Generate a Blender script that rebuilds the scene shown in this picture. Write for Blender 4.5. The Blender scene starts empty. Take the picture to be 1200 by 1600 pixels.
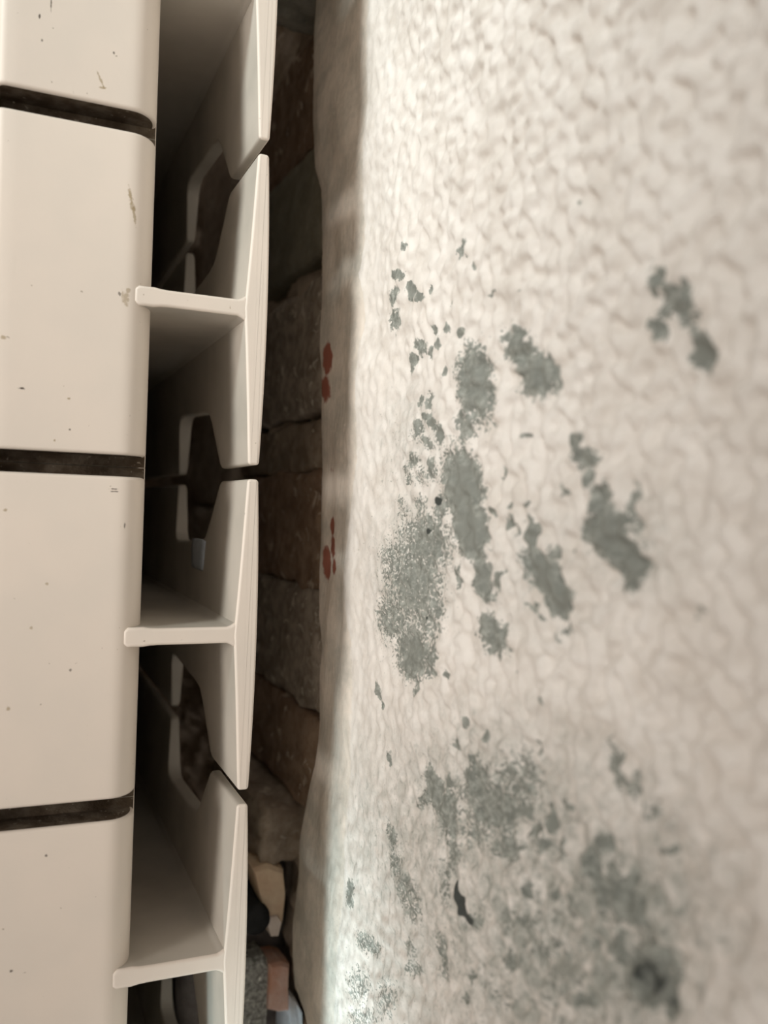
import bpy, bmesh, math, random
import numpy as np
from mathutils import Vector, Matrix, noise as mnoise

# ------------------------------------------------------------------ camera
MM = 0.001                                   # everything below is in millimetres
F_PX = 1375.4                                # focal length in pixels of the 1200x1600 frame
CAM = np.array([-56.97, 31.55, 211.53])
ROT = np.array([[0.91841309, 0.03326707, 0.39422164],      # picture right
                [0.03006953, -0.99944569, 0.01428735],     # picture down
                [0.39447842, -0.00126763, -0.91890433]])   # viewing direction
sc = bpy.context.scene
cam_data = bpy.data.cameras.new('camera')
cam = bpy.data.objects.new('camera', cam_data)
sc.collection.objects.link(cam)
m = Matrix.Identity(4)
for i in range(3):
    m[i][0] = ROT[0][i]; m[i][1] = -ROT[1][i]; m[i][2] = -ROT[2][i]; m[i][3] = CAM[i] * MM
cam.matrix_world = m
cam_data.sensor_fit = 'VERTICAL'
cam_data.sensor_height = 24.0
cam_data.lens = F_PX * 24.0 / 1600.0
cam_data.clip_start = 0.002
cam_data.clip_end = 30
cam_data.dof.use_dof = True
cam_data.dof.focus_distance = 0.224
cam_data.dof.aperture_fstop = 7.6
sc.camera = cam

# ------------------------------------------------------------------ light
world = bpy.data.worlds.new('world')
sc.world = world
world.use_nodes = True
bg = world.node_tree.nodes['Background']
bg.inputs['Color'].default_value = (1.0, 0.93, 0.855, 1)
bg.inputs['Strength'].default_value = 0.47

def spot(name, loc, target, power, color, size_deg, blend, radius):
    l = bpy.data.lights.new(name, 'SPOT')
    l.energy = power; l.color = color; l.spot_size = math.radians(size_deg)
    l.spot_blend = blend; l.shadow_soft_size = radius
    o = bpy.data.objects.new(name, l)
    sc.collection.objects.link(o)
    o.location = Vector(loc) * MM
    d = (Vector(target) - Vector(loc))
    o.rotation_euler = d.to_track_quat('-Z', 'Y').to_euler()
    return o
spot('added_key_spot', (-900, 110, 400), (-25, 35, -68), 37, (1.0, 0.945, 0.89), 25, 1.0, 0.17)  # unseen spot added as side light; narrow cone fades the upper wall
spot('cool_daylight_above', (-720, 620, 360), (20, 170, -10), 27, (0.86, 0.99, 1.0), 22, 1.0, 0.10)
spot('cool_daylight_below', (-300, -600, 230), (30, -124, -8), 48, (0.74, 0.95, 1.0), 9, 1.0, 0.04)

sc.view_settings.view_transform = 'Standard'
sc.view_settings.look = 'None'
sc.view_settings.exposure = 0.02
sc.view_settings.gamma = 1.0
sc.view_settings.use_curve_mapping = False

# ------------------------------------------------------------------ helpers
def ray(px, py):
    v = np.array([(px - 600) / F_PX, (py - 800) / F_PX, 1.0])
    return ROT.T @ v
def at_x(px, py, X):
    d = ray(px, py); s = (X - CAM[0]) / d[0]; return CAM + s * d
def at_z(px, py, Z):
    d = ray(px, py); s = (Z - CAM[2]) / d[2]; return CAM + s * d
def to_px(P):
    c = (P - CAM) @ ROT.T
    return 600 + F_PX * c[..., 0] / c[..., 2], 800 + F_PX * c[..., 1] / c[..., 2]

def link(name, me, parent=None, loc=(0, 0, 0)):
    o = bpy.data.objects.new(name, me)
    sc.collection.objects.link(o)
    if parent: o.parent = parent
    o.location = Vector(loc) * MM
    return o
def mesh_np(name, V, Fq, mat, smooth=True, attrs=None):
    me = bpy.data.meshes.new(name)
    V = np.asarray(V, float) * MM
    if isinstance(Fq, np.ndarray):
        me.vertices.add(len(V)); me.vertices.foreach_set('co', V.ravel())
        me.loops.add(Fq.size); me.loops.foreach_set('vertex_index', Fq.ravel().astype(np.int32))
        me.polygons.add(len(Fq))
        me.polygons.foreach_set('loop_start', np.arange(0, Fq.size, Fq.shape[1], dtype=np.int32))
        me.update(calc_edges=True)
    else:
        me.from_pydata([tuple(v) for v in V], [], [tuple(f) for f in Fq])
    me.validate()
    me.polygons.foreach_set('use_smooth', [smooth] * len(me.polygons))
    for k, a in (attrs or {}).items():
        at = me.attributes.new(k, 'FLOAT', 'POINT'); at.data.foreach_set('value', np.asarray(a, np.float32).ravel())
    me.materials.append(mat)
    return me
def grid_faces(nu, nv, flip=False):
    i = np.arange(nu - 1)[:, None] * nv + np.arange(nv - 1)[None, :]
    f = np.stack([i, i + nv, i + nv + 1, i + 1], -1).reshape(-1, 4)
    return f[:, ::-1].copy() if flip else f
def loft(rings, cap0=True, cap1=True):
    n = len(rings[0]); V = [p for r in rings for p in r]; Fc = []
    for a in range(len(rings) - 1):
        for b in range(n):
            c = (b + 1) % n
            Fc.append((a * n + b, a * n + c, (a + 1) * n + c, (a + 1) * n + b))
    if cap0: Fc.append(tuple(reversed(range(n))))
    if cap1: Fc.append(tuple(range((len(rings) - 1) * n, len(rings) * n)))
    return V, Fc
def fix_normals(me):
    b = bmesh.new(); b.from_mesh(me); bmesh.ops.recalc_face_normals(b, faces=b.faces); b.to_mesh(me); b.free()

# node helper
class N:
    def __init__(s, name, rough=0.6, spec=0.3):
        s.mat = bpy.data.materials.new(name); s.mat.use_nodes = True
        s.t = s.mat.node_tree; s.b = s.t.nodes['Principled BSDF']
        s.b.inputs['Roughness'].default_value = rough
        s.b.inputs['Specular IOR Level'].default_value = spec
        s.geo = s.t.nodes.new('ShaderNodeNewGeometry')
        s.pos = s.geo.outputs['Position']
    def put(s, sock, v):
        if isinstance(v, (int, float)): sock.default_value = v
        elif isinstance(v, tuple): sock.default_value = v if len(v) == 4 or sock.type == 'VECTOR' else (*v, 1)
        else: s.t.links.new(v, sock)
    def math(s, op, a, b=0.0, c=None, clamp=False):
        n = s.t.nodes.new('ShaderNodeMath'); n.operation = op; n.use_clamp = clamp
        s.put(n.inputs[0], a); s.put(n.inputs[1], b)
        if c is not None: s.put(n.inputs[2], c)
        return n.outputs[0]
    def noise(s, mm, detail=3, rough=0.55, scale=(1, 1, 1), dist=0.0):
        mp = s.t.nodes.new('ShaderNodeMapping'); s.put(mp.inputs['Vector'], s.pos); mp.inputs['Scale'].default_value = scale
        n = s.t.nodes.new('ShaderNodeTexNoise'); s.t.links.new(mp.outputs[0], n.inputs['Vector'])
        n.inputs['Scale'].default_value = 1000.0 / mm; n.inputs['Detail'].default_value = detail
        n.inputs['Roughness'].default_value = rough; n.inputs['Distortion'].default_value = dist
        return n.outputs['Fac']
    def ramp(s, v, lo, hi):
        n = s.t.nodes.new('ShaderNodeMapRange'); n.interpolation_type = 'SMOOTHSTEP'
        s.put(n.inputs['Value'], v); n.inputs['From Min'].default_value = lo; n.inputs['From Max'].default_value = hi
        return n.outputs[0]
    def mix(s, f, a, b):
        n = s.t.nodes.new('ShaderNodeMix'); n.data_type = 'RGBA'
        s.put(n.inputs[0], f); s.put(n.inputs[6], a); s.put(n.inputs[7], b)
        return n.outputs[2]
    def attr(s, name):
        n = s.t.nodes.new('ShaderNodeAttribute'); n.attribute_name = name; return n.outputs['Fac']
    def bump(s, h, dist_mm, strength=1.0):
        n = s.t.nodes.new('ShaderNodeBump'); n.inputs['Strength'].default_value = strength
        n.inputs['Distance'].default_value = dist_mm * MM; s.put(n.inputs['Height'], h)
        s.t.links.new(n.outputs[0], s.b.inputs['Normal'])
    def color(s, c): s.put(s.b.inputs['Base Color'], c)
    def ell(s, x, y, rx, ry, ang=0.0, soft=0.35, wob=None):
        """soft ellipse on the XY plane, position in mm"""
        sx = s.t.nodes.new('ShaderNodeSeparateXYZ'); s.t.links.new(s.pos, sx.inputs[0])
        dx = s.math('SUBTRACT', sx.outputs[0], x * MM); dy = s.math('SUBTRACT', sx.outputs[1], y * MM)
        ca, sa = math.cos(ang), math.sin(ang)
        u = s.math('ADD', s.math('MULTIPLY', dx, ca * 1000 / rx), s.math('MULTIPLY', dy, sa * 1000 / rx))
        v = s.math('ADD', s.math('MULTIPLY', dx, -sa * 1000 / ry), s.math('MULTIPLY', dy, ca * 1000 / ry))
        r = s.math('SQRT', s.math('ADD', s.math('MULTIPLY', u, u), s.math('MULTIPLY', v, v)))
        if wob is not None: r = s.math('ADD', r, wob)
        return s.ramp(r, 1.0 + soft, 1.0 - soft)

# ------------------------------------------------------------------ materials
def enamel_material():
    n = N('cream_enamel', 0.42, 0.35)
    big = n.noise(22, 2); fine = n.noise(0.55, 2)
    c = n.mix(n.ramp(big, 0.35, 0.65), (0.805, 0.71, 0.62), (0.775, 0.69, 0.605))
    wob = n.math('MULTIPLY', n.math('SUBTRACT', n.noise(0.8, 3), 0.5), 2.6)
    # rare small specks of dirt
    sp = n.ramp(n.noise(1.5, 1.5), 0.745, 0.80)
    c = n.mix(n.math('MULTIPLY', sp, 0.65), c, (0.22, 0.16, 0.10))
    marks = [  # picture position on the top plane, half sizes mm, angle, strength, colour
        (204, 306, 0.35, 2.0, 0.25, 0.8, 0), (210, 335, 0.35, 2.0, 0.2, 0.7, 0), (207, 322, 0.5, 1.2, 0.3, .6, 0),
        (157, 124, 0.22, 1.7, 0.45, 0.7, 0), (161, 137, 0.7, 0.25, 0.2, 0.7, 0),
        (80, 6, 0.14, 1.3, 0.0, 0.9, 1), (62, 25, 0.18, 0.6, 0.0, 0.9, 1), (66, 63, 0.2, 0.3, 0, .8, 1), (178, 83, .2, .3, 0, .8, 1),
        (196, 466, 0.7, 1.5, 0.2, 0.6, 0), (200, 454, 0.7, 0.45, 0.2, 0.6, 0), (187, 459, .25, .5, .2, .7, 1), (360, 480, 0.2, 0.4, 0, 0.7, 0),
        (34, 607, 0.6, 0.2, 0.0, 1.0, 1), (109, 671, .3, .25, 0, .9, 1), (108, 623, .3, .25, 0, .8, 0), (85, 688, .25, .25, 0, .8, 0),
        (178, 764, 0.9, 0.12, 0.0, 0.9, 1), (179, 768, 0.8, 0.12, 0.0, 0.8, 1), (195, 821, .2, .7, 0, .8, 1),
        (110, 1047, .3, .3, 0, .7, 1), (13, 1107, .4, .4, 0, .7, 0), (72, 1337, .3, .3, 0, .8, 1), (74, 912, .3, .3, 0, .6, 0),
        (5, 527, .5, .4, 0, .7, 0), (8, 797, .4, .3, 0, .7, 0), (48, 981, .4, .3, 0, .6, 0),
        (382, 802, 0.2, 0.4, 0, 0.8, 1), (18, 1517, .3, .3, 0, .8, 1)]
    for px, py, rx, ry, ang, st, dk in marks:
        P = at_z(px, py, 0)
        e = n.ell(P[0], P[1], rx, ry, ang, 0.4, wob)
        c = n.mix(n.math('MULTIPLY', e, st), c, (0.07, 0.05, 0.035) if dk else (0.36, 0.27, 0.15))
    n.color(c)
    n.bump(n.math('ADD', n.noise(1.3, 2), n.math('MULTIPLY', fine, 0.3)), 0.03, 0.6)
    return n.mat
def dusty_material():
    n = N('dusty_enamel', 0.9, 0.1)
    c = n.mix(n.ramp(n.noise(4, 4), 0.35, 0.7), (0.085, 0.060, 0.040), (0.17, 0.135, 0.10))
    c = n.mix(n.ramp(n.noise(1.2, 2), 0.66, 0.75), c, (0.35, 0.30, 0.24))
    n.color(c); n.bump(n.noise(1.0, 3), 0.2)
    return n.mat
def inner_enamel_material():  # cream enamel toned darker: the shade inside the voids is in the colour
    n = N('painted_shade_inner_enamel', 0.5, 0.3)
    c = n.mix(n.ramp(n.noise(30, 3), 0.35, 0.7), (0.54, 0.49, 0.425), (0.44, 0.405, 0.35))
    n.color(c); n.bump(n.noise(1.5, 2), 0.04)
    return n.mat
def plaster_material():
    n = N('mouldy_stippled_plaster', 0.75, 0.25)
    c = n.mix(n.ramp(n.noise(14, 4), 0.35, 0.7), (0.82, 0.765, 0.71), (0.76, 0.70, 0.64))
    c = n.mix(n.math('MULTIPLY', n.ramp(n.noise(5.5, 3, 0.6), 0.42, 0.72), 0.42), c, (0.56, 0.49, 0.425))
    # below the painter's reach the old wall is bare
    bn = n.math('ADD', n.attr('bare'), n.math('MULTIPLY', n.math('SUBTRACT', n.noise(3, 5, 0.7), 0.5), 0.5))
    bare = n.mix(n.ramp(n.noise(11, 5, 0.65), 0.35, 0.68), (0.80, 0.71, 0.62), (0.60, 0.55, 0.48))
    bare = n.mix(n.ramp(n.noise(2.2, 3), 0.68, 0.76), bare, (0.80, 0.73, 0.65))
    c = n.mix(n.ramp(bn, 0.4, 0.6), c, bare)
    # general grime
    gr = n.attr('grime')
    g = n.math('MULTIPLY', n.math('MULTIPLY', gr, n.math('SUBTRACT', 1.0, n.attr('bare'))), n.ramp(n.noise(4, 6, 0.72), 0.25, 0.70), clamp=True)
    c = n.mix(g, c, (0.36, 0.36, 0.32))
    st = n.math('MULTIPLY', n.ramp(n.noise(1.5, 5, 0.7, (1, 0.45, 1), 0.5), 0.5, 0.66), n.math('MULTIPLY', g, 1.3), clamp=True)
    c = n.mix(st, c, (0.25, 0.255, 0.225))
    # mould: soft mask broken up by noise at two scales
    mk = n.attr('mold')
    nn = n.math('ADD', n.math('MULTIPLY', n.math('SUBTRACT', n.noise(2.2, 6, 0.8), 0.5), 2.0),
                n.math('MULTIPLY', n.math('SUBTRACT', n.noise(0.7, 2, 0.6), 0.5), n.attr('speckle')))
    t = n.math('ADD', mk, nn)
    f = n.ramp(t, 0.42, 0.66)
    f = n.math('MULTIPLY', f, n.ramp(mk, 0.02, 0.2))
    mc = n.mix(n.ramp(n.noise(1.6, 4, 0.7), 0.35, 0.7), (0.15, 0.16, 0.14), (0.37, 0.38, 0.34))
    mc = n.mix(n.ramp(mk, 0.8, 1.6), mc, (0.20, 0.21, 0.185))
    c = n.mix(n.math('MULTIPLY', f, 0.93), c, mc)
    # tiny pepper specks around the colonies
    pp = n.math('MULTIPLY', n.ramp(n.noise(0.9, 2), 0.66, 0.74), n.attr('pepper'), clamp=True)
    c = n.mix(n.math('MULTIPLY', pp, 0.7), c, (0.25, 0.26, 0.23))
    dk = n.ramp(n.math('ADD', n.attr('dark'), n.math('MULTIPLY', n.math('SUBTRACT', n.noise(1.5, 3), 0.5), 0.9)), 0.4, 0.75)
    c = n.mix(n.math('MULTIPLY', dk, n.ramp(n.attr('dark'), 0.02, 0.2)), c, (0.055, 0.06, 0.055))
    rd = n.ramp(n.math('ADD', n.attr('red'), n.math('MULTIPLY', n.math('SUBTRACT', n.noise(2, 3), 0.5), 0.8)), 0.4, 0.8)
    c = n.mix(n.math('MULTIPLY', rd, n.ramp(n.attr('red'), 0.02, 0.2)), c, (0.36, 0.13, 0.09))
    n.color(c)
    n.bump(n.math('ADD', n.noise(2.4, 4, 0.6), n.math('MULTIPLY', n.noise(0.5, 2), 0.3)), 0.18, 0.7)
    return n.mat
def stone_material(name, a, b, spot_c=None, scale=9, spot_thr=0.62):
    n = N(name, 0.95, 0.1)
    c = n.mix(n.ramp(n.noise(scale, 5, 0.65), 0.32, 0.68), a, b)
    if spot_c: c = n.mix(n.ramp(n.noise(scale * 0.9, 3, dist=0.6), spot_thr, spot_thr + 0.1), c, spot_c)
    n.color(c); n.bump(n.noise(3, 4, 0.6), 0.6)
    return n.mat

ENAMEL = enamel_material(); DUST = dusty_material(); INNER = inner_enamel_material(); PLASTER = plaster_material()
MORTAR = stone_material('old_brown_mortar', (0.26, 0.2, 0.15), (0.46, 0.38, 0.3), (0.66, 0.58, 0.48))
BROWN = stone_material('brown_stone', (0.24, 0.155, 0.105), (0.4, 0.29, 0.21), (0.62, 0.52, 0.42), 7, 0.6)
OLIVE = stone_material('olive_grey_stone', (0.26, 0.24, 0.185), (0.34, 0.315, 0.25), None)
GREY = stone_material('mottled_grey_stone', (0.27, 0.22, 0.175), (0.5, 0.43, 0.36), (0.68, 0.62, 0.54), 6, 0.58)
LOWER = stone_material('pale_brown_rubble', (0.50, 0.41, 0.33), (0.70, 0.60, 0.50), (0.8, 0.72, 0.62))
CEMENT = stone_material('grey_cement', (0.336, 0.324, 0.276), (0.480, 0.456, 0.396))
GRIT = stone_material('speckled_grit', (0.168, 0.168, 0.156), (0.504, 0.504, 0.468), (0.780, 0.780, 0.720), 1.6, 0.6)
TAN = stone_material('tan_brick', (0.74, 0.53, 0.36), (0.84, 0.66, 0.47), None)
PALE = stone_material('pale_mortar_smear', (0.70, 0.58, 0.50), (0.8, 0.70, 0.62))
TERRA = stone_material('terracotta', (0.72, 0.38, 0.26), (0.84, 0.62, 0.54), None, 12)
BLACK = stone_material('black_rubber', (0.02, 0.02, 0.02), (0.035, 0.035, 0.035))
CHAR = stone_material('charcoal_cement', (0.135, 0.120, 0.112), (0.210, 0.188, 0.180))
WHITE = stone_material('white_plastic', (0.72, 0.76, 0.82), (0.78, 0.82, 0.88))
FLOOR = stone_material('brown_floor', (0.12, 0.08, 0.05), (0.2, 0.14, 0.09), None, 40)
LUG = stone_material('grey_zinc', (0.42, 0.46, 0.50), (0.48, 0.52, 0.56))

# ------------------------------------------------------------------ setting: plaster wall
WX = 30.0
rng = np.random.RandomState(7)
def smooth_field(n0, n1, step, bands):
    w = rng.randn(n0, n1)
    f0 = np.fft.fftfreq(n0, step)[:, None]; f1 = np.fft.rfftfreq(n1, step)[None, :]
    fr = np.sqrt(f0 ** 2 + f1 ** 2); out = np.zeros((n0, n1))
    for lam, width, amp in bands:
        w = rng.randn(n0, n1)
        H = np.exp(-((fr - 1 / lam) / (width / lam)) ** 2)
        a = np.fft.irfft2(np.fft.rfft2(w) * H, s=(n0, n1)); out += amp * a / a.std()
    return out
STEP = 0.5
Yd = np.arange(-150, 206, STEP); Zd = np.arange(-80, 142, STEP)
small = smooth_field(len(Yd), len(Zd), STEP, [(5.0, 0.5, 1.0), (9.0, 0.5, 0.5), (2.8, 0.4, 0.25)])
small = np.tanh(small * 0.8) * 1.15
warp_a = smooth_field(len(Yd), len(Zd), STEP, [(5, 0.6, 1.0), (2.2, 0.5, 0.5)])
warp_b = smooth_field(len(Yd), len(Zd), STEP, [(5, 0.6, 1.0), (2.2, 0.5, 0.5)])
big = smooth_field(len(Yd), len(Zd), STEP, [(38, 0.6, 1.0)])
Y = np.concatenate([[-700, -500, -350, -250, -190], Yd, [230, 280, 380, 520, 700]])
Z = np.concatenate([Zd, [150, 175, 220, 300, 420, 600]])
iy = np.clip(np.arange(len(Y)) - 5, 0, len(Yd) - 1); iz = np.clip(np.arange(len(Z)), 0, len(Zd) - 1)
# ragged lower edge of the plaster, read along the gap
edge_px = [(486, 0), (487, 80), (484, 200), (486, 265), (496, 300), (497, 400), (496, 520), (497, 640), (496, 760), (494, 860), (493, 960),
           (500, 1010), (492, 1090), (486, 1190), (474, 1255), (464, 1310), (456, 1380), (452, 1450), (454, 1530), (468, 1570), (474, 1600)]
E = np.array([at_x(x, y, WX) for x, y in edge_px]); o_ = np.argsort(E[:, 1]); E = E[o_]
zedge = np.interp(Y, E[:, 1], E[:, 2])
YY = np.repeat(Y[:, None], len(Z), 1)
# squeeze the lowest rows so the first row follows the ragged edge
t = np.clip((-18 - Z) / (-18 - Z[0]), 0, 1)[None, :]
ZZ = np.where(t > 0, -18 + (zedge[:, None] + 18) * t + 0.35 * big[iy][:, iz] * t ** 4, np.repeat(Z[None, :], len(Y), 0))
fade = 1.0
hi = small[iy][:, iz]; lo = big[iy][:, iz]
px, py = to_px(np.stack([np.full_like(YY, WX), YY, ZZ], -1))
flat = 1 / (1 + np.exp(-(ZZ + 11) / 2.5))             # the lower strip was left rougher and flatter
XX = WX - ((0.15 + 0.58 * np.clip((ZZ + 5) / 95, 0, 1)) * hi * (0.35 + 0.65 * flat) + 0.33 * lo)
XX -= 1.2 * np.exp(-((px - 553) / 14) ** 2 - ((py - 455) / 26) ** 2)
XX += 1.6 * np.exp(-((np.clip(ZZ - zedge[:, None], 0, 50)) / 2.0) ** 2)      # edge rolls back
px0, py0 = px, py
sc_w = np.clip((px - 500) / 500, 0.25, 1.3)
px = px + 3.2 * sc_w * warp_a[iy][:, iz]; py = py + 5.0 * sc_w * warp_b[iy][:, iz]
def blob(items, hard=1.0):
    M = np.zeros_like(px)
    for it in items:
        cx, cy, rx, ry = it[:4]; ang = math.radians(it[4]) if len(it) > 4 else 0; st = it[5] if len(it) > 5 else 1.0
        dx, dy = px - cx, py - cy
        u = (dx * math.cos(ang) + dy * math.sin(ang)) / rx; v = (-dx * math.sin(ang) + dy * math.cos(ang)) / ry
        r2 = u * u + v * v
        M = np.maximum(M, st * np.exp(-(r2 ** 1.6) * 0.75))
    return M
mold = blob([
    (745, 600, 27, 62, -6, 1.3), (733, 660, 14, 30, 10, 1.1), (808, 542, 22, 34, -25, 1.2), (838, 585, 30, 38, -20, 1.3),
    (722, 760, 28, 58, -6, 1.5), (735, 825, 24, 50, -12, 1.6), (690, 790, 12, 30, 20, .9),
    (665, 850, 42, 45, 0, 1.1), (625, 880, 28, 38, 0, .8), (650, 915, 38, 55, 0, 1.15), (612, 965, 24, 38, 0, .95), (672, 965, 22, 40, 0, .85),
    (645, 1020, 26, 42, 0, 1.3), (675, 1030, 12, 30, 0, .9), (655, 1075, 5, 18, 10, .9),
    (756, 905, 13, 38, -10, 1.3), (718, 900, 6, 20, 0, 1.0), (781, 905, 8, 14, 20, 1.3), (762, 975, 16, 18, 0, 1.2), (775, 1000, 22, 30, -20, 1.0), (790, 990, 8, 14, 0, 1.1),
    (833, 845, 10, 36, -5, 1.4), (848, 895, 24, 42, -25, 1.5), (875, 930, 22, 36, -15, 1.5), (835, 950, 12, 7, 20, 1.1),
    (945, 790, 20, 38, -10, 1.0), (955, 835, 34, 42, -20, 1.4), (985, 875, 26, 40, -15, 1.5), (990, 790, 10, 35, 0, 1.0), (930, 828, 16, 20, 0, 1.3),
    (1035, 440, 18, 32, -10, .85), (1062, 475, 32, 30, -30, .95), (1020, 512, 15, 16, 0, 1.25), (1098, 552, 20, 26, 0, 1.7), (1090, 515, 25, 12, 30, .9),
    (898, 692, 16, 18, -30, 1.0), (918, 718, 18, 18, -30, 1.1), (922, 750, 9, 9, 0, 1.0), (888, 772, 5, 9, 0, 1.1), (822, 682, 6, 6, 0, 1.1),
    (625, 430, 10, 9, -20, 1.2), (644, 455, 6.5, 14, 0, 1.4), (658, 463, 7, 8, 0, 1.3), (617, 462, 8, 16, 15, .95), (672, 455, 2.5, 4, 0, 1.2), (616, 500, 11, 20, 0, .85),
    (635, 384, 4, 8, 0, 1.0), (723, 388, 6, 16, 15, 1.2), (739, 416, 4, 6, 0, 1.1), (813, 455, 4, 4, 0, .9), (705, 475, 3, 8, 20, .9), (768, 460, 4, 8, 20, .8), (901, 322, 4, 4, 0, 1.1),
    (680, 515, 5, 6, 0, 1.3), (696, 514, 5, 10, 0, 1.4), (719, 520, 5.5, 8, 0, 1.2), (655, 540, 12, 15, -30, 1.0), (683, 537, 5, 9, 15, 1.3), (673, 551, 4, 9, 0, 1.2),
    (643, 560, 6, 10, 0, 1.1), (640, 575, 4, 10, 0, .9), (695, 582, 4.5, 7, 0, 1.4), (757, 540, 7, 7, 0, 1.0),
    (657, 627, 5.5, 10, 0, 1.4), (673, 628, 6, 12, 0, 1.3), (667, 650, 6, 6, 0, 1.3), (678, 661, 5, 12, -10, 1.5), (690, 676, 5.5, 15, 5, 1.4), (654, 672, 8.5, 15, 0, 1.3),
    (675, 695, 7, 9, 0, 1.2), (668, 690, 6, 8, 0, 1.0), (647, 720, 8, 12, 0, 1.0), (677, 732, 7, 18, 0, 1.1), (660, 745, 12, 14, 0, .7), (640, 745, 5, 16, 0, .9), (655, 790, 12, 16, 0, .7), (625, 790, 8, 18, 0, .7),
    (767, 798, 6, 8, 0, 1.2), (783, 745, 5, 12, 0, 1.2), (795, 790, 5, 7, 0, 1.1), (795, 815, 6, 9, 0, 1.1), (808, 820, 6, 14, 0, 1.2), (826, 790, 8, 6, 0, .9), (870, 862, 8, 12, 0, .9), (900, 858, 5, 6, 0, 1.2), (873, 868, 5, 8, 0, 1.1),
    (714, 1165, 7, 9, -30, 1.4), (740, 1187, 6, 8, 0, 1.4), (700, 1218, 6, 11, 0, 1.3), (607, 1187, 4, 12, 0, 1.2), (762, 1150, 5, 9, 0, 1.4), (728, 1130, 5, 7, 0, 1.2), (716, 1240, 4, 12, 0, 1.3),
    (592, 1080, 5, 14, -10, 1.1), (597, 1100, 3, 10, -10, 1.0), (842, 1165, 5, 10, 0, 1.2), (851, 1092, 6, 7, 0, 1.2), (698, 1055, 5, 6, 0, 1.1), (805, 1045, 5, 12, 0, .9), (885, 985, 6, 6, 0, .9), (850, 970, 4, 6, 0, .9), (873, 992, 4, 6, 0, .9),
    (675, 1235, 13, 36, -15, 1.2), (700, 1275, 18, 44, -10, 1.0), (712, 1330, 10, 36, 0, .8), (700, 1375, 10, 40, 0, .6), (660, 1250, 12, 18, 0, .7),
    (745, 1225, 28, 40, 0, 1.0), (770, 1265, 45, 40, 0, 1.05), (745, 1300, 25, 26, 0, .8), (805, 1225, 45, 50, 0, .75), (790, 1325, 25, 25, 0, .9), (815, 1190, 25, 25, 0, .6),
    (816, 1268, 9, 14, 0, 1.4), (835, 1295, 9, 14, 0, 1.5), (860, 1282, 11, 16, 0, 1.6), (890, 1257, 7, 12, 0, 1.6), (880, 1320, 8, 16, 0, 1.2), (845, 1320, 18, 16, 0, .8), (735, 1185, 4, 5, 0, 1),
    (830, 1390, 10, 14, 0, 1.4), (870, 1395, 6, 14, 0, 1.2), (895, 1410, 7, 18, -20, 1.3), (745, 1440, 10, 18, -35, .9), (910, 1275, 4, 5, 0, 1),
    (640, 1395, 16, 40, -15, .8), (620, 1350, 12, 24, -15, .8), (650, 1420, 10, 20, 0, .8), (613, 1305, 8, 28, -15, .8), (548, 1395, 7, 20, 0, 1.1), (575, 1475, 12, 22, -40, .9), (640, 1480, 7, 16, 0, .9), (645, 1515, 12, 12, 0, .8),
    (690, 1495, 7, 40, -5, .9), (735, 1530, 6, 12, 0, 1.0), (728, 1560, 7, 8, 0, .9), (560, 1540, 16, 30, 0, .6), (605, 1560, 16, 30, 0, .6), (570, 1590, 30, 16, 0, .6), (800, 1500, 12, 20, 0, .8),
    (965, 1195, 13, 42, -5, .95), (985, 1225, 14, 30, -20, .8), (1012, 1262, 16, 30, -10, .65), (945, 1320, 14, 22, 0, 1.1), (930, 1345, 16, 26, -10, 1.0), (935, 1375, 18, 30, 0, .95),
    (970, 1405, 35, 50, -30, 1.05), (990, 1425, 20, 28, 0, 1.3), (970, 1480, 12, 24, -15, 1.3), (920, 1480, 30, 20, 0, .6), (860, 1480, 40, 30, 0, .6), (820, 1440, 35, 20, 0, .6), (1000, 1490, 16, 14, 0, .9),
    (1020, 1525, 38, 44, -20, 1.6), (1050, 1560, 16, 28, -10, 1.7), (1042, 1328, 8, 9, 0, 1.1), (965, 1355, 10, 11, 0, 1.2), (1015, 1470, 40, 26, 0, .55),
    (920, 1565, 14, 18, 0, 1.0), (880, 1540, 40, 40, 0, .5), (790, 1560, 30, 30, 0, .5), (1090, 960, 20, 12, 0, .45)])
speck = 1.0 + 2.6 * blob([(645, 900, 60, 120, 0, 1), (650, 700, 60, 80, 0, 1), (750, 620, 40, 70, 0, .7), (620, 1480, 120, 140, 0, .9), (760, 1260, 90, 90, 0, .5)])
pepper = blob([(640, 720, 70, 110, 0, 1.0), (640, 900, 80, 160, 0, 1.2), (780, 640, 200, 220, 0, .35), (760, 860, 160, 200, 0, .5), (760, 1300, 200, 160, 0, 1.0), (680, 1500, 220, 140, 0, 1.1), (930, 1350, 120, 160, 0, .7)])
grime = blob([(770, 1330, 230, 190, 0, .85), (910, 1470, 220, 200, 0, 1.25), (680, 1480, 120, 150, 0, .6), (740, 1250, 110, 90, 0, .8), (800, 1430, 180, 110, 0, 1.0), (640, 900, 60, 130, 0, .55), (640, 690, 50, 90, 0, .35),
              (500, 1400, 50, 260, 0, .8), (960, 1280, 120, 120, 0, .5), (500, 60, 60, 200, 0, .75), (650, 1180, 160, 60, 0, .3), (552, 470, 12, 26, 0, .9), (1000, 850, 80, 80, 0, .3), (850, 900, 120, 120, 0, .2)])
pe = np.array([(577, -200), (577, 0), (573, 100), (570, 200), (566, 300), (567, 380), (560, 425), (568, 455), (569, 500), (561, 550), (558, 640), (556, 720), (548, 790),
               (540, 860), (537, 930), (546, 1000), (550, 1080), (547, 1200), (541, 1300), (535, 1400), (528, 1500), (520, 1600), (505, 1900)], float)
px, py = px0, py0
bx = np.interp(py, pe[:, 1], pe[:, 0]); bsoft = np.interp(py, [0, 330, 420, 900, 1000, 1600], [9, 8, 3, 4, 10, 9])
bare = 1 / (1 + np.exp((px - bx) / bsoft * 1.6))
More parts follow.
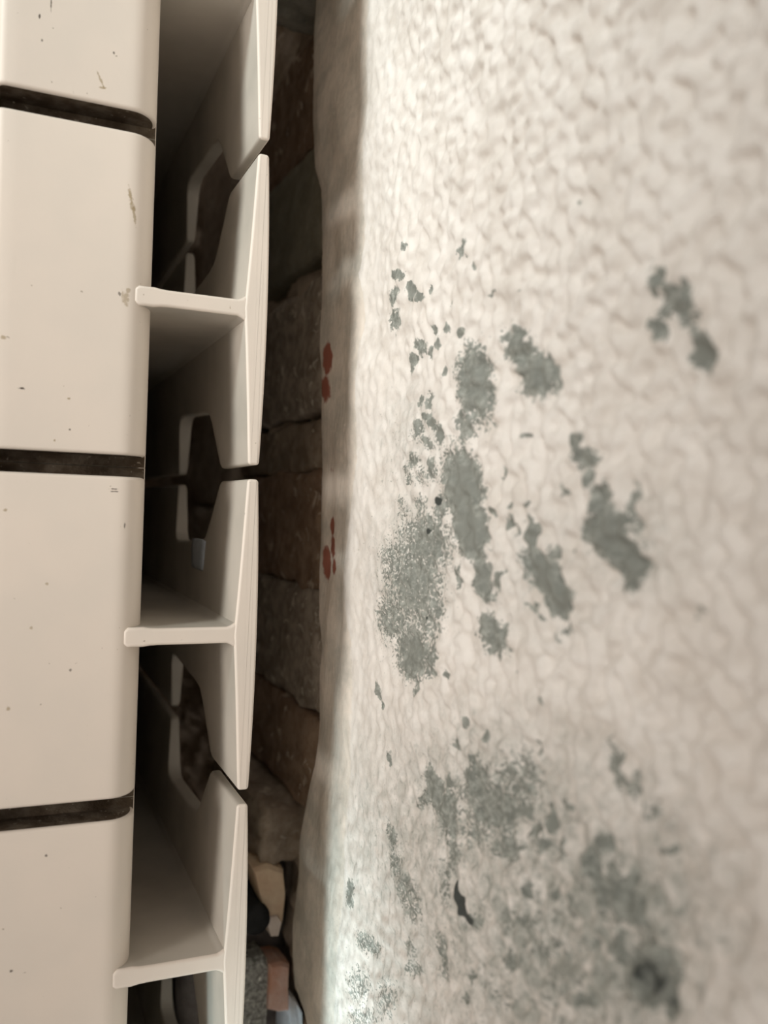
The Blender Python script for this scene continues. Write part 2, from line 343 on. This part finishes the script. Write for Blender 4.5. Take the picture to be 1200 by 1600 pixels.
dark = blob([(717, 1392, 4, 18, 0, 1.3), (724, 1415, 8, 17, -15, 1.5), (736, 1437, 8, 10, -35, 1.4), (683, 783, 5, 7, 0, 1.2), (668, 830, 4, 5, 0, 1.1), (1010, 1512, 24, 24, -20, .68), (1025, 1535, 22, 26, 0, .72), (1052, 1565, 10, 12, 0, .7), (667, 966, 3, 4, 0, 1), (1098, 555, 12, 16, 0, .45)])
red = blob([(513, 560, 7, 26, 0, 1.2), (510, 608, 8, 22, 0, 1.0), (520, 822, 4, 16, 0, 1.1), (521, 855, 5, 20, 0, 1.0), (510, 880, 6, 28, 0, 1.2), (523, 885, 4, 14, 0, 1.0), (515, 735, 5, 8, 0, .5)])
V = np.stack([XX, YY, ZZ], -1).reshape(-1, 3)
Fg = grid_faces(len(Y), len(Z), flip=True)
# broken edge: extra rows that turn back into the wall
nz = len(Z); base = np.arange(len(Y)) * nz
ex1 = np.stack([XX[:, 0] + 2.5, Y, ZZ[:, 0] - 1.0 + 0.5 * lo[:, 0]], -1); ex2 = np.stack([XX[:, 0] + 9, Y, ZZ[:, 0] - 1.0 + 0.5 * lo[:, 0]], -1)
nV = len(V); V = np.concatenate([V, ex1, ex2])
a = base[:-1]; b = base[1:]; c1 = nV + np.arange(len(Y) - 1); c2 = c1 + len(Y)
Fg = np.concatenate([Fg, np.stack([a, b, c1 + 1, c1], -1), np.stack([c1, c1 + 1, c2 + 1, c2], -1)])
A = {k: np.concatenate([v.reshape(-1), v[:, 0], v[:, 0]]) for k, v in (('mold', mold), ('speckle', speck), ('pepper', pepper), ('grime', grime), ('dark', dark), ('red', red), ('bare', bare))}
wall = link('wall_right', mesh_np('wall_right', V, Fg, PLASTER, True, A))
wall['kind'] = 'structure'
wall['label'] = 'white stippled plaster wall spotted with grey-green mould, broken edge beside the radiator'
wall['category'] = 'wall'

def rough_block(name, lo_, hi_, mat, seed, amp=1.2, parent=None, sub=7, lam=9.0):
    lo_ = np.array(lo_, float); hi_ = np.array(hi_, float); cen = (lo_ + hi_) / 2; half = (hi_ - lo_) / 2
    b = bmesh.new(); bmesh.ops.create_cube(b, size=2.0)
    bmesh.ops.subdivide_edges(b, edges=b.edges[:], cuts=sub, use_grid_fill=True)
    rnd = min(half) * 0.35
    for v in b.verts:
        p = np.array(v.co) * half
        inner = np.clip(p, -(half - rnd), half - rnd); d = p - inner; L = np.linalg.norm(d)
        if L > rnd: p = inner + d / L * rnd
        q = Vector((p + cen) / lam + seed * 3.7)
        nv = mnoise.noise_vector(q) + 0.5 * mnoise.noise_vector(q * 2.3)
        v.co = Vector(p + np.array(nv) * amp) * MM
    for f in b.faces: f.smooth = True
    me = bpy.data.meshes.new(name); b.to_mesh(me); b.free(); me.materials.append(mat)
    return link(name, me, parent, cen)

# rubble masonry behind the plaster: mortar bed and single stones, parts of the wall
YY2 = np.arange(-300, 341, 2.0); ZZ2 = np.arange(-560, -28, 3.0)
gy, gz = np.meshgrid(YY2, ZZ2, indexing='ij')
mb = smooth_field(len(YY2), len(ZZ2), 2.5, [(30, .6, 1.0), (11, .5, 0.5)])
bed = link('mortar_bed', mesh_np('mortar_bed', np.stack([40 + 1.6 * mb, gy, gz], -1).reshape(-1, 3), grid_faces(len(YY2), len(ZZ2), True), LOWER), wall)
def ypx(y, x=460): return at_x(x, y, 36)[1]
rows = [(95, 262, BROWN, 45.6), (270, 424, OLIVE, 44.6), (470, 652, GREY, 43.6), (668, 735, MORTAR, 45.0), (744, 905, BROWN, 44.0), (914, 1085, GREY, 43.6), (1095, 1232, BROWN, 43.2)]
for k, (y0, y1, mt, xf) in enumerate(rows):
    xf -= 10
    rough_block('stone', (xf, ypx(y1) - 1.2, -165 + 9 * (k % 3)), (xf + 16, ypx(y0) + 1.2, -45), mt, k + 1, 1.9, wall, 9, 8)
for k, (y0, y1, mt, xf) in enumerate([(20, 330, LOWER, 45), (345, 560, LOWER, 44), (575, 790, LOWER, 45), (800, 1000, LOWER, 44), (1010, 1200, LOWER, 44.5)]):
    xf -= 10
    rough_block('stone', (xf, ypx(y1), -270), (xf + 16, ypx(y0), -174 + 5 * (k % 2)), mt, k + 20, 2.0, wall, 8, 11)
# cement run across the gap in the far upper corner, flush with the plaster
rough_block('cement_patch', (18, ypx(78), -95), (42, ypx(-220), -48), CEMENT, 41, 2.6, wall, 12, 9)
rough_block('cement_patch', (22, ypx(1342), -140), (42, ypx(1240), -68), MORTAR, 43, 2.4, wall, 10, 7)

# floor far below
fl = link('floor', mesh_np('floor', np.array([(-1500, -1500, -640), (1500, -1500, -640), (1500, 1500, -640), (-1500, 1500, -640)]), [(0, 1, 2, 3)], FLOOR, False))
fl['kind'] = 'structure'; fl['label'] = 'dark brown floor below the radiator'; fl['category'] = 'floor'

# ------------------------------------------------------------------ radiator
PITCH = 80.0
ZB = -560.0
def cap_mesh():
    """rounded front/top cap of one section, with a rounded shoulder towards the gap"""
    prof = [(-62.0, -9.5), (-62.0, -2.0), (-61.6, -0.9), (-60.8, -0.2), (-59.8, 0.0)]
    prof += [(x, 0.0) for x in np.linspace(-57, -34, 9)]
    for k in range(0, 11):
        a = math.pi / 2 * k / 10
        prof.append((-33.0 + 6.7 * math.sin(a), -8.0 + 8.0 * math.cos(a)))
    prof += [(-26.3, -9.5)]
    prof = np.array(prof); cx, cz = -44.0, -8.0
    rings = []
    H = 37.5; r = 0.9
    steps = [(-H, r)] + [(-H + r * (1 - math.cos(a)), r * (1 - math.sin(a))) for a in np.linspace(0.25, math.pi / 2, 5)]
    ys = steps + [(-y, d) for y, d in reversed(steps)]
    for y, d in ys:
        ring = []
        for k, (x, z) in enumerate(prof):
            p0 = prof[max(k - 1, 0)]; p1 = prof[min(k + 1, len(prof) - 1)]
            tx, tz = p1 - p0; L = math.hypot(tx, tz); nx, nz_ = -tz / L, tx / L
            ring.append((x - nx * d, y, z - nz_ * d if z > -9.4 else z))
        rings.append(ring)
    Vv, Fc = loft(rings)
    me = mesh_np('front_cap', Vv, Fc, ENAMEL); fix_normals(me)
    me.polygons.foreach_set('use_smooth', [len(p.vertices) < 5 for p in me.polygons])
    me.materials.append(DUST)                       # the joints are filled with brown dust
    for p in me.polygons:
        if len(p.vertices) > 4: p.material_index = 1
    return me
def prism_z(name, poly, z0, z1, mat, top_round=0.0, mats=None):
    poly = np.array(poly, float); n = len(poly)
    rings = []
    def inset(d):
        out = []
        for k in range(n):
            a = poly[k - 1]; b = poly[k]; c = poly[(k + 1) % n]
            t1 = (b - a) / np.linalg.norm(b - a); t2 = (c - b) / np.linalg.norm(c - b)
            n1 = np.array([-t1[1], t1[0]]); n2 = np.array([-t2[1], t2[0]]); nn = n1 + n2; nn /= (np.linalg.norm(nn) ** 2 / 2 + 1e-9)
            out.append(b + nn * d)
        return out
    if top_round:
        for a in np.linspace(0, math.pi / 2, 5):
            rings.append([(p[0], p[1], z1 - top_round * (1 - math.cos(a))) for p in inset(top_round * (1 - math.sin(a)))])
    else: rings.append([(p[0], p[1], z1) for p in poly])
    for z in (z1 - 40, z0): rings.append([(p[0], p[1], z) for p in poly])
    Vv, Fc = loft(rings)
    me = mesh_np(name, Vv, Fc, mat); fix_normals(me)
    me.polygons.foreach_set('use_smooth', [len(p.vertices) < 5 for p in me.polygons])
    return me
def painted_shade_sides(me, test, zall=-1.0):  # paints the void shade onto inner faces and opening edges
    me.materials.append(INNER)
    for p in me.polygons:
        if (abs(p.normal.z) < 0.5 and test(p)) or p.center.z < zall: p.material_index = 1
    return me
def web_mesh():
    h = 2.0
    right = [(-2.6, -h - 0.9), (-2.6, h + 0.9), (-4.9, h + 0.9), (-5.6, h + 0.35), (-6.6, h)]
    left = [(-23.0, h), (-25.0, h + 0.1), (-26.5, h + 0.35), (-28.5, h + 0.3), (-30.0, h + 0.3), (-31.0, h - 0.5)]
    poly = right + left + [(x, -y) for x, y in reversed(left)] + [(-6.6, -h), (-5.6, -h - 0.35), (-4.9, -h - 0.9)]
    return painted_shade_sides(prism_z('web', poly, ZB, -0.22, ENAMEL, 0.7), lambda p: p.center.z < -0.0015)
def fin_mesh():
    def thick(y): return 2.7 + 3.1 * (1 - abs(y) / 38.25) ** 0.9
    def outer(y): return 0.9 * (1 - (y / 38.25) ** 2)
    def ring(z, h, ins):
        pts = []; r = 0.75
        ys = np.linspace(-(h - r), h - r, 17)
        for y in ys: pts.append((outer(y) - ins, y, z))
        t_ = thick(h); xo = outer(h); xi = xo - t_
        for a in (60, 30): pts.append((xo - r + r * math.sin(math.radians(a)) - ins * .7, h - r + r * math.cos(math.radians(a)) - ins * .7, z))
        pts.append((xo - r, h - ins, z)); pts.append((xi + r, h - ins, z))
        for a in (30, 60): pts.append((xi + r - r * math.sin(math.radians(a)) + ins * .7, h - r + r * math.cos(math.radians(a)) - ins * .7, z))
        for y in ys[::-1]: pts.append((outer(y) - thick(y) + ins, y, z))
        for a in (60, 30): pts.append((xi + r - r * math.sin(math.radians(a)) + ins * .7, -(h - r) - r * math.cos(math.radians(a)) + ins * .7, z))
        pts.append((xi + r, -h + ins, z)); pts.append((xo - r, -h + ins, z))
        for a in (30, 60): pts.append((xo - r + r * math.sin(math.radians(a)) - ins * .7, -(h - r) - r * math.cos(math.radians(a)) + ins * .7, z))
        return pts
    H = 38.25; R = 0.6; rows_ = []
    for a in np.linspace(0, math.pi / 2, 4): rows_.append((-R * (1 - math.cos(a)), H, R * (1 - math.sin(a))))
    rows_ += [(-29.5, H, 0), (-31.0, H - 0.8, 0), (-36, H - 7, 0), (-41, H - 13, 0), (-45, H - 16.2, 0), (-52, H - 17.2, 0), (-70, H - 18.2, 0),
              (-86, H - 19, 0), (-90.5, H - 18, 0), (-92.5, H - 15, 0), (-94, H - 1.2, 0), (-95.2, H, 0), (-300, H, 0), (ZB, H, 0)]
    Vv, Fc = loft([ring(*r_) for r_ in rows_])
    me = mesh_np('rear_fin', Vv, Fc, ENAMEL); fix_normals(me)
    me.polygons.foreach_set('use_smooth', [len(p.vertices) < 5 for p in me.polygons])
    return painted_shade_sides(me, lambda p: p.normal.x < 0.3 and p.center.z < -0.0015, -0.02)
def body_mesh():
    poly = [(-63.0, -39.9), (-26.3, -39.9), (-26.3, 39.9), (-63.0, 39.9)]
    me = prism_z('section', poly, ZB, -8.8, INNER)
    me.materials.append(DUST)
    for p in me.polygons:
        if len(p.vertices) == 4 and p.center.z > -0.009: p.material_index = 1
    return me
def front_mesh():
    poly = [(-92, -39.6), (-62.4, -39.6), (-62.4, 39.6), (-92, 39.6)]
    return prism_z('front_panel', poly, ZB, -0.6, ENAMEL, 0.8)
def shoulder_mesh():
    # low lip that closes the joint between two caps towards the gap
    poly = [(-27.6, -40.0), (-26.0, -40.0), (-26.0, 40.0), (-27.6, 40.0)]
    return prism_z('joint_lip', poly, -60, -9.3, ENAMEL, 0.4)
rad = link('radiator', None, None, (0, 0, 0))
rad['label'] = 'cream enamelled sectional aluminium radiator standing close in front of the mouldy wall'
rad['category'] = 'radiator'
meshes = dict(front_cap=cap_mesh(), web=web_mesh(), rear_fin=fin_mesh(), front_panel=front_mesh(), joint_lip=shoulder_mesh())
body = body_mesh()
for k in (3, 2, 1, 0, -1, -2):
    s = link('section', body, rad, (0, k * PITCH, 0))
    for nm, me in meshes.items(): link(nm, me, s)
    if k == 0:
        P = at_x(312, 866, -3.4)
        lug = rough_block('lug', (P[0] - 1.2, P[1] - 4.5, P[2] - 9), (P[0] + 0.6, P[1] + 4.5, P[2] + 9), LUG, 77, 0.2, None, 4)
        lug.location = Vector((P[0], P[1] - k * PITCH, P[2])) * MM; lug.parent = s
        lug['label'] = 'small blue-grey metal lug'

# ------------------------------------------------------------------ debris lodged in the gap at the near end
def wedge(name, pts, z, thick_, mat, seed):
    P = [at_z(x, y, z) for x, y in pts]; c = np.mean(P, 0)
    poly = [(p[0] - c[0], p[1] - c[1]) for p in P]
    n = len(poly); rings = []
    for zz, s in ((0, .9), (-1.2, 1.0), (-thick_ * .5, 1.03), (-thick_, .96)):
        rings.append([(x * s + .5 * mnoise.noise(Vector((x, y, zz + seed))), y * s + .5 * mnoise.noise(Vector((y, x, zz - seed))), zz + (0.8 * mnoise.noise(Vector((x * .3, y * .3, seed))))) for x, y in poly])
    Vv, Fc = loft(rings); me = mesh_np(name, Vv, Fc, mat, False); fix_normals(me)
    return link(name, me, None, c)
def tag(o, label, cat, group=None):
    o['label'] = label; o['category'] = cat
    if group: o['group'] = group
    return o
ZL = -84
P0 = at_z(380, 1340, ZL); P1 = at_z(470, 1640, ZL)
ledge = rough_block('mortar_ledge', (2, P1[1] - 30, ZL - 45), (39, P0[1] + 2, ZL - 1), CHAR, 51, 1.0, wall, 10, 9)
w = wedge('brick_shard', [(396, 1358), (420, 1353), (444, 1360), (448, 1395), (443, 1440), (437, 1462), (424, 1464), (414, 1432), (404, 1392)], ZL + 18, 17.5, TAN, 3)
tag(w, 'tan wedge-shaped brick shard lodged in the gap above the terracotta piece', 'brick shard')
tip = wedge('mortar_smear', [(412, 1425), (420, 1432), (434, 1430), (441, 1442), (437, 1463), (424, 1465)], ZL + 19, 4, PALE, 5)
tip.parent = w; tip.location = tip.location - w.location
w2 = wedge('terracotta_piece', [(422, 1508), (440, 1505), (453, 1509), (452, 1545), (451, 1580), (436, 1583), (419, 1580), (421, 1545)], ZL + 14, 14, TERRA, 9)
tag(w2, 'square pinkish terracotta fragment in the gap at the bottom of the picture', 'brick fragment')
g = wedge('mortar_lump', [(372, 1500), (395, 1498), (412, 1494), (421, 1506), (420, 1550), (417, 1600), (412, 1650), (372, 1650)], ZL + 12, 12, GRIT, 13)
tag(g, 'speckled grey gritty mortar lump between the radiator fin and the terracotta piece', 'rubble')
h = wedge('plastic_scrap', [(454, 1560), (462, 1562), (472, 1580), (474, 1640), (452, 1640)], ZL + 16, 16, WHITE, 17)
tag(h, 'small white plastic scrap below the plaster edge at the bottom', 'scrap')
# black insulated pipe standing in the gap
Pp = at_z(401, 1440, ZL + 22)
b = bmesh.new()
prof = [(0.0, 0), (2.8, 0.0), (4.6, -0.6), (5.0, -2.2), (5.0, -22), (5.25, -23), (5.25, -25), (5.0, -26), (5.0, -60)]
rings = [[(r_ * math.cos(q * math.tau / 24), r_ * math.sin(q * math.tau / 24), z_) for q in range(24)] for r_, z_ in prof[1:]]
b.free()
Vv, Fc = loft(rings); me = mesh_np('pipe_stub', Vv, Fc, BLACK); fix_normals(me)
tag(link('pipe_stub', me, None, Pp), 'black round pipe end standing behind the radiator fin beside the tan shard', 'pipe')
